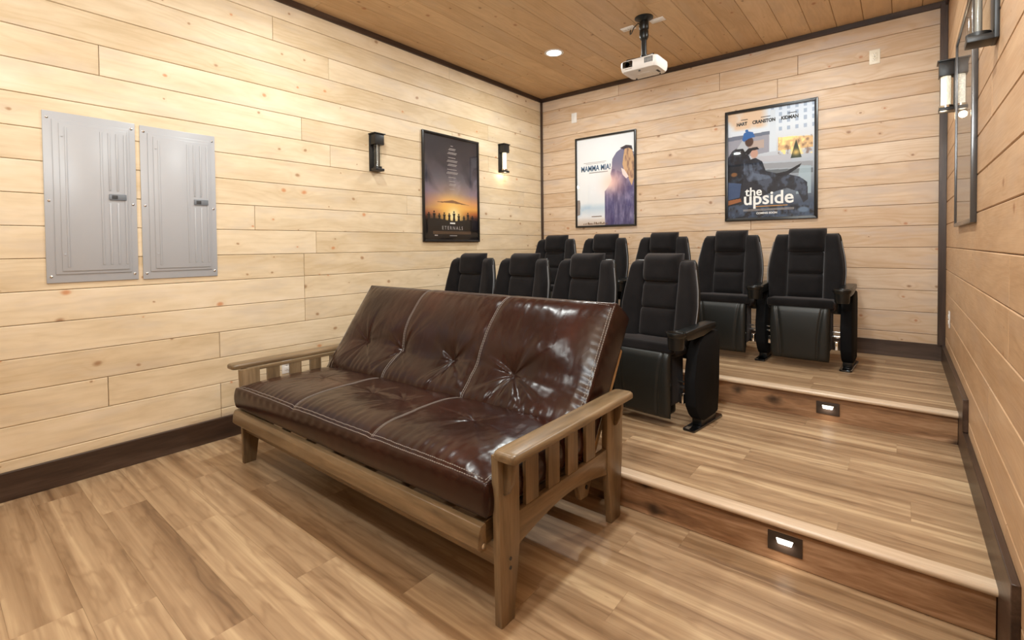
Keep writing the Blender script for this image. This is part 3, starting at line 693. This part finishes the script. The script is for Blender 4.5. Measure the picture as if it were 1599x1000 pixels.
# ------------------------------------------------------------------ projector
t = thing('projector_mount', 'black ceiling pole mount holding the white projector', 'projector mount', (1.885, -1.225, H))
MB().lathe([(.072, 0), (.072, -.006), (.055, -.012), (.035, -.03), (.03, -.034)], n=28).obj('ceiling_plate', M_BPLAS, t)
MB().lathe([(.034, -.03), (.038, -.04), (.038, -.09), (.032, -.1), (.036, -.11), (.036, -.15), (.03, -.17), (.022, -.18)], n=24).obj('swivel_joint', M_BPLAS, t)
MB().lathe([(.021, -.14), (.021, -.30), (.028, -.302), (.028, -.325), (.0, -.326)], n=20).obj('pole', M_BPLAS, t)
q = MB()
for sx_, sy_ in ((-1, -1), (1, -1), (-1, 1), (1, 1)):
    q.tube([(0, 0, -.318), (sx_*.05, sy_*.04, -.326), (sx_*.11, sy_*.08, -.338), (sx_*.115, sy_*.083, -.348)], .007)
q.box(-.04, .04, -.035, .035, -.328, -.316, .003).obj('bracket', M_BPLAS, t)
q = MB().tube([(-.185+.012, .125, -.004), (-.175, .12, -.03), (-.165, .10, -.055), (-.14, .07, -.062), (-.10, .03, -.04), (-.05, .0, -.03), (-.03, -.005, -.05)], .0045)
prop(q.obj('power_cable', M_BPLAS, t))
pj = thing('projector', 'white projector hanging from the ceiling mount', 'projector', (1.89, -1.235, H-.445))
PWd, PDp, PH = .312, .25, .088
q = MB()
# body: rounded in plan, slightly tapered below
def rr_pts(hx, hy, r, n=6):
    o_ = []
    for cx_, cy_, a0 in ((hx-r, hy-r, 0), (-hx+r, hy-r, PI/2), (-hx+r, -hy+r, PI), (hx-r, -hy+r, 1.5*PI)):
        for k_ in range(n+1): a = a0+PI/2*k_/n; o_.append((cx_+r*math.cos(a), cy_+r*math.sin(a)))
    return o_
b = bmesh.new(); prev = None
for z_, ins in ((0, .022), (.004, .012), (.02, .004), (.05, 0), (.078, .002), (.086, .008), (.09, .018)):
    ring = [b.verts.new((x_, y_, z_)) for x_, y_ in rr_pts(PWd/2-ins, PDp/2-ins, .04)]
    if prev:
        for i_ in range(len(ring)): b.faces.new((prev[i_], prev[(i_+1) % len(ring)], ring[(i_+1) % len(ring)], ring[i_]))
    else: b.faces.new(ring[::-1])
    prev = ring
b.faces.new(prev); q.add(b); q.obj('body', M_WHITE, pj)
MB().prism([(-.125, .03), (-.045, .026), (-.042, .07), (-.05, .078), (-.12, .078), (-.127, .07)], 'y', -PDp/2-.002, -PDp/2+.02, .002).obj('lens_recess', M_LENSB, pj)
MB().lathe([(.026, 0), (.026, -.003), (.021, -.003), (.018, -.001), (.0, -.001)], -.085, -PDp/2-.001, .052, 24, 'y').obj('lens', M_LENSB, pj)
MB().box(-.11, -.05, -PDp/2-.006, -PDp/2+.01, .018, .026, .002).obj('lens_shutter_lever', M_WHITE, pj)
g = MB()
for i_ in range(7): g.box(.055+.010*i_, .061+.010*i_, -PDp/2-.0015, -PDp/2+.006, .034, .074)
g.obj('vent_grille', M_GAP, pj)
MB().lathe([(.006, 0), (.006, -.006), (.0, -.006)], .1, .08, 0, 10).lathe([(.006, 0), (.006, -.006), (.0, -.006)], -.1, .08, 0, 10).lathe([(.008, 0), (.008, -.008), (.0, -.008)], 0, -.09, 0, 10).obj('foot', M_GAP, pj)
MB().box(-.05, .055, -.02, .055, -.0015, .001, .0005).obj('lamp_door', M_WHITE, pj)
tuft = MB().box(.10, .118, -.01, .05, -.0015, .001); tuft.obj('label_plate', M_GAP, pj)

# ------------------------------------------------------------------ theatre chairs
def pillow(xl, xr, z0, z1, yb, depth, nu=14, nv=16, eu=5, ev=5, sgn=-1, back=.0, groove=None, drop=None):
    """soft panel standing in the xz plane. xl/xr functions of z, yb(x,z) rear surface, depth thickness towards sgn*y"""
    uu = (1-np.cos(np.linspace(0, PI, nu)))/2; vv = (1-np.cos(np.linspace(0, PI, nv)))/2
    Pf = np.zeros((nu, nv, 3)); Pb = np.zeros((nu, nv, 3))
    for i_, u in enumerate(uu):
        for j_, v in enumerate(vv):
            zz = z0+(z1-z0)*v; x_ = xl(zz)+(xr(zz)-xl(zz))*u
            e = (max(0, 1-abs(2*u-1)**eu)*max(0, 1-abs(2*v-1)**ev))**.5
            d = depth(u, v)*e if callable(depth) else depth*e
            if groove: d -= groove(x_, zz)*e
            y_ = yb(x_, zz)
            dz = drop(u)*v if drop else 0
            Pf[i_, j_] = (x_, y_+sgn*d, zz-dz); Pb[i_, j_] = (x_, y_-sgn*back*e, zz-dz)
    m = MB(); m.grid(Pf); m.grid(Pb[::-1]); m.weld(1e-4); return m
BZ0, BZ1 = .49, .985
def hw(z_): return float(np.interp(z_, [.40, .49, .60, .70, .80, .88, .94, .97, .985], [.225, .238, .25, .256, .246, .230, .219, .212, .20]))
def base_y(x_, z_): return -.045+float(np.interp(z_, [.4, .5, .7, .85, 1.03], [-.055, -.035, .0, .035, .065]))
M_SEATP = plain('seat_shell_plastic', lin(20, 22, 21), .42, noise=.1, bumps=.15, bscale=300)
CH = thing('theatre_chair', 'x', 'chair')
CW = .118
for s in (-1, 1):
    xl = (lambda z_, s=s: CW if s > 0 else -hw(z_)); xr = (lambda z_, s=s: hw(z_) if s > 0 else -CW)
    dep = (lambda u, v, s=s: .055+.032*((u if s > 0 else 1-u)))
    pillow(xl, xr, BZ0-.03, BZ1, base_y, dep, 12, 20, 6, 14).obj('side_bolster', M_VELVET, CH, True)
cw = lambda z_: CW+.003
pillow(lambda z_: -cw(z_), cw, .50, .685, base_y, .062, 12, 12, 12, 7).obj('lumbar_pad', M_VELVET, CH, True)
pillow(lambda z_: -cw(z_), cw, .68, .85, base_y, .058, 12, 12, 12, 7).obj('upper_back_pad', M_VELVET, CH, True)
pillow(lambda z_: -.128+.01*max(0, (.9-z_)), lambda z_: .128-.01*max(0, (.9-z_)), .845, 1.03, lambda x_, z_: base_y(x_, z_)+.012, .10, 14, 16, 7, 5, back=.012).obj('headrest', M_VELVET, CH, True)
# rear shell
pillow(lambda z_: -hw(z_)-.008, lambda z_: hw(z_)+.008, BZ0-.1, BZ1+.004, lambda x_, z_: base_y(x_, z_)-.002, .035, 14, 20, 8, 16, sgn=1, back=.018).obj('back_shell', M_BPLAS, CH, True)
for s in (-1, 1):
    MB().tube([(s*(hw(z_)+.006), base_y(0, z_)-.030+.012*abs(z_-.7), z_) for z_ in np.linspace(.47, .93, 16)], .0032, 6).obj('edge_piping_glint', M_PIPING_GLINT, CH)  # shell edge piping with its highlight put into the grey colour
# tipped-up seat
hs = lambda z_: float(np.interp(z_, [.05, .1, .3, .46, .5], [.183, .19, .194, .192, .186]))
sq = MB().box(-.192, .192, -.275, -.11, .13, .44, .022, 3).box(-.215, .215, -.275, -.085, .42, .505, .022, 3)
sq.obj('seat_cushion', M_VELVET, CH)
MB().box(-.215, .215, -.30, -.262, .445, .507, .016, 3).obj('seat_front_roll', M_VELVET, CH)
def grv(x_, z_):
    x0 = .115+.035*((z_-.06)/.4)**2
    g_ = .011*math.exp(-((abs(x_)-x0)/.007)**2)
    return g_
pillow(lambda z_: -hs(z_), hs, .058, .462, lambda x_, z_: -.272-.012*math.sin(PI*(z_-.06)/.4), .034, 60, 14, 14, 12, groove=grv).obj('seat_underside', M_SEATP, CH, True)
MB().box(-.168, .168, -.27, -.16, .065, .14, .02, 3).obj('seat_pan', M_BPLAS, CH)
SX = .278
def stanchion(s, par):
    x_ = s*SX
    pts = [(-.17, .075), (-.215, .14), (-.228, .30), (-.195, .44), (-.16, .50), (-.10, .545), (.10, .56), (.13, .5), (.12, .2), (.1, .05), (.05, .04), (-.10, .035), (-.14, .05)]
    o_ = MB().prism(pts, 'x', x_-.036, x_+.036, .014).obj('side_panel', M_DARKFAB, par)
    MB().prism([(x_-.03, -.24), (x_-.038, -.232), (x_-.043, .14), (x_-.03, .16), (x_+.03, .16), (x_+.043, .14), (x_+.038, -.232), (x_+.03, -.24)], 'z', 0, .014, .004).obj('foot', M_FOOT, par)
    MB().box(x_-.03, x_+.03, -.13, .08, .01, .06, .008).obj('foot_post', M_BPLAS, par)
    hb = MB().lathe([(.012, -.03), (.012, .03)], x_-s*.058, -.17, .235, 12, 'x').box(x_-s*.062-.014, x_-s*.062+.014, -.20, -.15, .14, .20, .004).lathe([(.006, -.028), (.006, .028)], x_-s*.062, -.185, .27, 10, 'x')
    hb.obj('hinge', M_CHROME, par)
    arm = MB().prism([(-.34, .56), (-.34, .593), (-.2, .602), (.0, .612), (.065, .611), (.075, .6), (.06, .572), (-.1, .545), (-.24, .54), (-.31, .542)], 'x', x_-.036, x_+.036, .009).obj('armrest', M_BPLAS, par)
    MB().lathe([(.0, .487), (.040, .487), (.044, .50), (.047, .555), (.054, .562), (.056, .574), (.054, .582), (.047, .583), (.044, .572), (.040, .51), (.0, .505)], x_-s*.006, -.375, .014, 28).obj('cup_holder', M_BPLAS, arm)
M_FOOT = plain('glossy_black_foot', lin(16, 16, 17), .12, coat=.5)
stanchion(1, CH)
src_parts = [o_ for o_ in CH.children]
def copy_tree(o_, par=None):
    c = o_.copy(); COL.objects.link(c); c.parent = par
    for ch in o_.children: copy_tree(ch, c)
    return c
front = [(.60, 4), (1.165, 1.5), (1.735, -2), (2.30, -6.5)]
back = [(.60, 3), (1.19, 1.5), (1.79, 0), (2.375, -1.5), (2.93, -2)]
LF = ['leftmost black theatre chair of the front row, by the left wall', 'black theatre chair in the front row, second from the left wall',
      'black theatre chair in the front row, third from the left wall', 'black theatre chair at the right end of the front row, beside the futon']
LB = ['black theatre chair in the back row nearest the left corner', 'black theatre chair in the back row, second from the left corner',
      'middle black theatre chair of the back row, peeking over the front row', 'black theatre chair in the back row, second from the right end',
      'black theatre chair at the right end of the back row, nearest the aisle']
first = True
for lst, y_, z_, lb, grp in ((front, -1.88, H1, LF, 'front row of theatre chairs'), (back, -.575, H2, LB, 'back row of theatre chairs')):
    for i_, (x_, rot) in enumerate(lst):
        c = CH if first else copy_tree(CH); first = False
        c.location = (x_, y_, z_); c.rotation_euler = (0, 0, math.radians(rot)); c['label'] = lb[i_]; c['group'] = grp
        if i_ == 0: c['_left'] = 1
for c in [o_ for o_ in D.objects if o_.get('_left')]:
    del c['_left']; stanchion(-1, c)
for o_ in D.objects:
    if 'pr' in o_: del o_['pr']

# ------------------------------------------------------------------ futon
FX, FY = 1.48, -3.4
ft = thing('futon_sofa', 'wooden futon sofa with slatted arms and brown leather mattress folded upright', 'sofa', (FX, FY, 0))
ft['label'] = 'grey-brown wooden futon sofa frame with slatted mission arms in the middle of the room'
O = Matrix.Translation((-FX, -FY, 0))
def fobj(mb, name, mat, par=ft, smooth='auto'):
    for v_ in mb.bm.verts: v_.co.z *= 1+.045*max(0, v_.co.x-.5)/1.96
    mb.bm.transform(O); return mb.obj(name, mat, par, smooth)
for s, xi, xo in ((1, 2.465, 2.495), (-1, .525, .495)):
    a, b = min(xi, xo), max(xi, xo)
    fobj(MB().prism([(-3.762, 0), (-3.695, 0), (-3.662, .235), (-3.662, .552), (-3.775, .552), (-3.768, .3)], 'x', a, b, .003), 'leg', M_FUT_Z)
    fobj(MB().prism([(-2.995, 0), (-2.912, 0), (-2.885, .3), (-2.882, .552), (-3.03, .552), (-3.03, .25)], 'x', a, b, .003), 'leg', M_FUT_Z)
    arch = [(-3.665, .335), (-3.665, .225)]+[(-3.665+.635*k_/12, .225+.045*math.sin(PI*k_/12)) for k_ in range(1, 12)]+[(-3.03, .225), (-3.03, .335)]
    fobj(MB().prism(arch, 'x', a+.003, b-.004, .002), 'lower_arm_rail', M_FUT_Y)
    fobj(MB().prism([(-3.665, .534), (-3.03, .534), (-3.03, .552), (-3.665, .552)], 'x', a+.004, b-.006, .002), 'upper_arm_rail', M_FUT_Y)
    for y0, y1 in ((-3.616, -3.540), (-3.477, -3.402), (-3.343, -3.268), (-3.203, -3.127)):
        fobj(MB().box(a+.007, b-.007, y0, y1, .33, .540, .0015, 1), 'slat', M_FUT_Z)
    # arm top: bullnose board with rounded plan corners
    cx_ = xo+s*.045; hx = .0475
    b2 = bmesh.new(); prev = None
    pl = rr_pts(hx, .427, .022, 5)
    for z_, ins in ((.552, .006), (.556, .001), (.566, 0), (.574, .001), (.580, .006), (.582, .012)):
        ring = [b2.verts.new((cx_+px*(hx-ins)/hx, -3.377+py_*(.427-ins)/.427, z_)) for px, py_ in pl]
        if prev:
            for i_ in range(len(ring)): b2.faces.new((prev[i_], prev[(i_+1) % len(ring)], ring[(i_+1) % len(ring)], ring[i_]))
        else: b2.faces.new(ring[::-1])
        prev = ring
    b2.faces.new(prev); q = MB(); q.add(b2); fobj(q, 'arm_top', M_FUT_Y)
    for y_ in (-3.735, -2.955):
        fobj(MB().prism([(xo, .552), (xo+s*.036, .552), (xo+s*.036, .50), (xo+s*.03, .46), (xo+s*.014, .425), (xo, .42)], 'y', y_-.013, y_+.013, .003), 'corbel', M_FUT_Z)
    for z_ in (.205, .175): fobj(MB().lathe([(.006, 0), (.006, s*.002), (.0, s*.001)], xo, -3.715, z_, 12, 'x'), 'bolt_hole', M_GAP)
    # seat hinge bracket near the rear leg
    fobj(MB().prism([(-3.16, .15), (-3.10, .145), (-3.07, .2), (-3.05, .34), (-3.13, .36), (-3.19, .22)], 'x', xi-s*.055, xi-s*.03, .003), 'hinge_bracket', M_FUT_Z)
    fobj(MB().lathe([(.009, 0), (.009, s*.004), (.0, s*.005)], xi-s*.03, -3.115, .19, 12, 'x'), 'bolt', M_BLACK)
# seat frame: moulded front rail, stretchers, deck slats
fobj(MB().prism([(-3.785, .250), (-3.812, .252), (-3.826, .268), (-3.822, .312), (-3.812, .334), (-3.79, .338), (-3.785, .33)], 'x', .535, 2.452, .003), 'front_rail', M_FUT_X)
fobj(MB().lathe([(.009, 0), (.009, .004), (.0, .005)], 2.452, -3.803, .272, 12, 'x'), 'bolt', M_CHROME)
fobj(MB().box(.525, 2.465, -3.75, -3.72, .185, .26, .003), 'front_stretcher', M_FUT_X)
fobj(MB().box(.525, 2.465, -2.975, -2.95, .12, .20, .003), 'rear_stretcher', M_FUT_X)
for x_ in (.56, .80, 1.04, 1.28, 1.52, 1.76, 2.0, 2.24, 2.39):
    fobj(MB().box(x_, x_+.05, -3.79, -3.12, .315, .333, .002, 1), 'seat_deck_slat', M_FUT_Y)
for x_ in (.545, 2.41):
    fobj(MB().box(x_, x_+.028, -3.79, -3.06, .255, .315, .003), 'seat_side_rail', M_FUT_Y)
# back frame behind the mattress
Bp, Tp = Vector((0, -3.275, .40)), Vector((0, -2.872, .985))
dv = (Tp-Bp); LB_ = dv.length; dv.normalize(); nv = Vector((0, -dv.z, dv.y))
def fr_pt(x_, t_, n_): return Vector((x_, 0, 0))+Bp+dv*t_+nv*n_
def bar(x0, x1, t0, t1, n0, n1, bev=.003):
    m = Matrix.Identity(4)
    for i_ in range(3): m[i_][0] = (1, 0, 0)[i_]; m[i_][1] = dv[i_]; m[i_][2] = nv[i_]; m[i_][3] = Bp[i_]
    return MB().box(x0, x1, t0, t1, n0, n1, bev, 2, m)
for x0, x1 in ((.535, .56), (2.418, 2.446)): fobj(bar(x0, x1, -.02, .535, -.235, -.185), 'back_post', M_FUT_RAW)
for t0 in (.02, .22, .47): fobj(bar(.56, 2.42, t0, t0+.05, -.21, -.19), 'back_frame_rail', M_FUT_X)
for x_ in (.62, .86, 1.1, 1.34, 1.58, 1.82, 2.06, 2.30): fobj(bar(x_, x_+.05, .0, .53, -.19, -.178, .002), 'back_frame_slat', M_FUT_Y)

# mattress: two leather halves
mt = thing('futon_mattress', 'tufted brown leather futon mattress with white stitching, folded on the wooden frame', 'mattress', (FX, FY, 0))
XA, XB = .522, 2.462; S = XB-XA
def smooth01(x_): x_ = np.clip(x_, 0, 1); return x_*x_*(3-2*x_)
def surf(s_, t_, S_, T_, seed, tufts, amp, bottom=1.0):
    """height of the leather over the flat panel"""
    d = np.minimum(np.minimum(s_, S_-s_), np.minimum(t_, T_-t_))
    ds, dt = np.minimum(s_, S_-s_), np.minimum(t_, T_-t_)
    rip = 1.0 if T_ > .65 else .25
    f = .055*(1-np.exp(-ds/.085))*(1-np.exp(-dt/.05))
    tall = 1.0 if T_ > .65 else .0
    f += tall*(-.022*np.exp(-((t_-.29)/.085)**2)+.016*np.exp(-((t_-.11)/.07)**2))*(1-np.exp(-ds/.08))
    for k_ in (1, 2): f -= .0045*np.exp(-((s_-S_*k_/3-.012*np.sin(t_*7+k_))/.026)**2)
    for i_, (a_, b_) in enumerate(tufts):
        dx, dy = s_-a_, t_-b_; r = np.sqrt(dx*dx+dy*dy)+1e-5; th = np.arctan2(dy, dx)
        f -= amp*(.030*np.exp(-r/.065)+.005*np.exp(-(r/.025)**2))
        w1 = fbm(np.abs(np.cos(th))*2+3, np.sin(th)*2+5+i_*7, 1.3, seed+i_)
        cr = np.cos(6*th+5*w1+i_*1.7)+.6*np.cos(10*th+i_*2.1+7*w1)
        cr = np.sign(cr)*np.abs(cr)**.8; f += amp*.0072*cr*np.exp(-r/.13)*(r/(r+.045))*(1+.9*(dy < 0)*smooth01(-dy/.12))
    wv = fbm(s_, t_, 7, seed+20); wv2 = fbm(s_*1.0, t_*.35, 26, seed+21, 3)
    f += .007*(wv-.5)*smooth01(d/.06)+.003*(wv2-.5)*smooth01(d/.03)
    # gathers along the seams
    ph = s_*2*PI/.05+6*fbm(s_, t_*0, 9, seed+30); f += .0045*bottom*rip*np.cos(ph)*np.exp(-t_/.075)*(1-np.exp(-t_/.012))
    ph = t_*2*PI/.042+5*fbm(t_, s_*0, 9, seed+31); f += .0034*rip*np.cos(ph+(s_-S_)*30)*(.25+.75*smooth01(1.3-2*t_/T_))*(np.exp(-(S_-s_)/.04)*(1-np.exp(-(S_-s_)/.012))+np.exp(-s_/.04)*(1-np.exp(-s_/.012)))
    ph = s_*2*PI/.06+6*fbm(s_, t_*0+3, 9, seed+33); f += .001*rip*np.cos(ph)*np.exp(-(T_-t_)/.05)*(1-np.exp(-(T_-t_)/.012))
    return f
def mattress(name, origin, ex, et, en, S_, T_, Dp, seed, tufts, amp, bulge, step=.0055, shear=None):
    origin, ex, et, en = map(np.array, (origin, ex, et, en)); n_, m_ = int(S_/step), int(T_/step); K = 16
    S1, T1 = np.meshgrid(np.linspace(0, S_, n_), np.linspace(0, T_, m_), indexing='ij')
    F1 = surf(S1, T1, S_, T_, seed, tufts, amp)
    def pos(s_, t_, w_): return origin+s_[..., None]*ex+t_[..., None]*et+w_[..., None]*en
    mb = MB(); top = pos(S1, T1, F1+0); verts = [top.reshape(-1, 3)]; faces = []
    idx = np.arange(n_*m_).reshape(n_, m_); q_ = np.stack([idx[:-1, :-1], idx[1:, :-1], idx[1:, 1:], idx[:-1, 1:]], -1).reshape(-1, 4); faces.append(q_)
    # perimeter loop, sides and back
    per = np.concatenate([idx[:-1, 0], idx[-1, :-1], idx[:0:-1, -1], idx[0, :0:-1]])
    ps, pt = S1.ravel()[per], T1.ravel()[per]
    ns = np.where(ps <= 0, -1., np.where(ps >= S_, 1., 0.)); nt = np.where(pt <= 0, -1., np.where(pt >= T_, 1., 0.)); ln = np.sqrt(ns**2+nt**2); ns, nt = ns/ln, nt/ln
    base = n_*m_; prev_ = per; arc = np.arange(len(per))*step
    wob = fbm(arc, arc*0+1, 6, seed+50)
    for k_ in range(1, K+1):
        wk = k_/K; out = bulge*math.sin(PI*wk)**.6+.004*(wob-.5)*math.sin(PI*wk)+.002*np.cos(arc*2*PI/.07+4*wob)*math.exp(-wk*5)*math.sin(PI*min(1, wk*3)/1)
        sv, tv = ps+ns*out, pt+nt*out
        verts.append(pos(sv, tv, np.full(len(per), -Dp*wk))); cur = np.arange(len(per))+base; base += len(per)
        faces.append(np.stack([prev_, cur, np.roll(cur, -1), np.roll(prev_, -1)], -1)); prev_ = cur
    c0 = pos(np.array([S_/2]), np.array([T_/2]), np.array([-Dp-.01])); verts.append(c0)
    tri = np.stack([prev_, np.full(len(prev_), base), np.roll(prev_, -1)], -1)
    V = np.concatenate(verts)-np.array([FX, FY, 0]); fl_ = [tuple(map(int, r_)) for f_ in faces for r_ in f_]+[tuple(map(int, r_)) for r_ in tri]
    me = D.meshes.new(name); me.from_pydata(V.tolist(), [], fl_); me.polygons.foreach_set('use_smooth', [True]*len(me.polygons))
    bm_ = bmesh.new(); bm_.from_mesh(me); bmesh.ops.recalc_face_normals(bm_, faces=bm_.faces[:]); bm_.to_mesh(me); bm_.free()
    o_ = link(name, me, M_LEATHER, mt)
    # stitching: paired dashed lines on the seams
    st = MB(); vv, ff = [], []
    def dash(s0, t0, s1, t1, w_=.0011):
        a_, b_ = np.array([s0, t0]), np.array([s1, t1]); dd = (b_-a_)/np.linalg.norm(b_-a_); nn = np.array([-dd[1], dd[0]])*w_
        Q = np.array([a_-nn, a_+nn, b_+nn, b_-nn]); fz = surf(Q[:, 0], Q[:, 1], S_, T_, seed, tufts, amp); p0 = pos(Q[:, 0], Q[:, 1], fz-.0004); p1_ = pos(Q[:, 0], Q[:, 1], fz+.0016)
        b0 = len(vv); vv.extend((np.concatenate([p0, p1_])-np.array([FX, FY, 0])).tolist())
        ff.extend([(b0+4, b0+5, b0+6, b0+7), (b0, b0+1, b0+5, b0+4), (b0+1, b0+2, b0+6, b0+5), (b0+2, b0+3, b0+7, b0+6), (b0+3, b0, b0+4, b0+7)])
    for k_ in (1, 2):
        for off in (-.005, .005):
            t_ = .012
            while t_ < T_-.015: w0 = .012*math.sin(t_*7+k_); dash(S_*k_/3+off+w0, t_, S_*k_/3+off+w0, min(t_+.011, T_-.005), .0013); t_ += .0135
    for off in (.006, .017):
        s_ = off
        while s_ < S_-off-.01: dash(s_, off, s_+.008, off, .0009); dash(s_, T_-off, s_+.008, T_-off, .0009); s_ += .0115
        t_ = off
        while t_ < T_-off-.01: dash(S_-off, t_, S_-off, t_+.008); dash(off, t_, off, t_+.008); t_ += .0115
    me2 = D.meshes.new('stitching'); me2.from_pydata(vv, [], ff); link('stitching', me2, M_THREAD, o_)
    for a_, b_ in tufts:
        P0 = pos(np.array([a_]), np.array([b_]), surf(np.array([a_]), np.array([b_]), S_, T_, seed, tufts, amp))[0]-np.array([FX, FY, 0])
        bb = MB(); q2 = bmesh.new(); bmesh.ops.create_icosphere(q2, subdivisions=2, radius=.0055); q2.transform(Matrix.Translation(P0)); bb.add(q2); bb.obj('tuft_button', M_LEATHER, o_, True)
    return o_
TB = .70
bt = [(.29, .30), (.66, .29), (1.09, .285), (1.52, .275)]
mattress('back_cushion', tuple(fr_pt(XA, 0, 0)), (1, 0, 0), tuple(dv), tuple(nv), S, LB_, .165, 3, bt, 1.0, .006)
# seat half, tilted very slightly
sv_ = Vector((0, .57, -.0)).normalized(); 
mattress('seat_cushion', (XA, -3.797, .455), (1, 0, .016), (0, 1, 0), (-.016, 0, 1), S, .60, .112, 9, [(.36, .34), (.86, .33), (1.1, .34), (1.58, .33)], .55, .012)
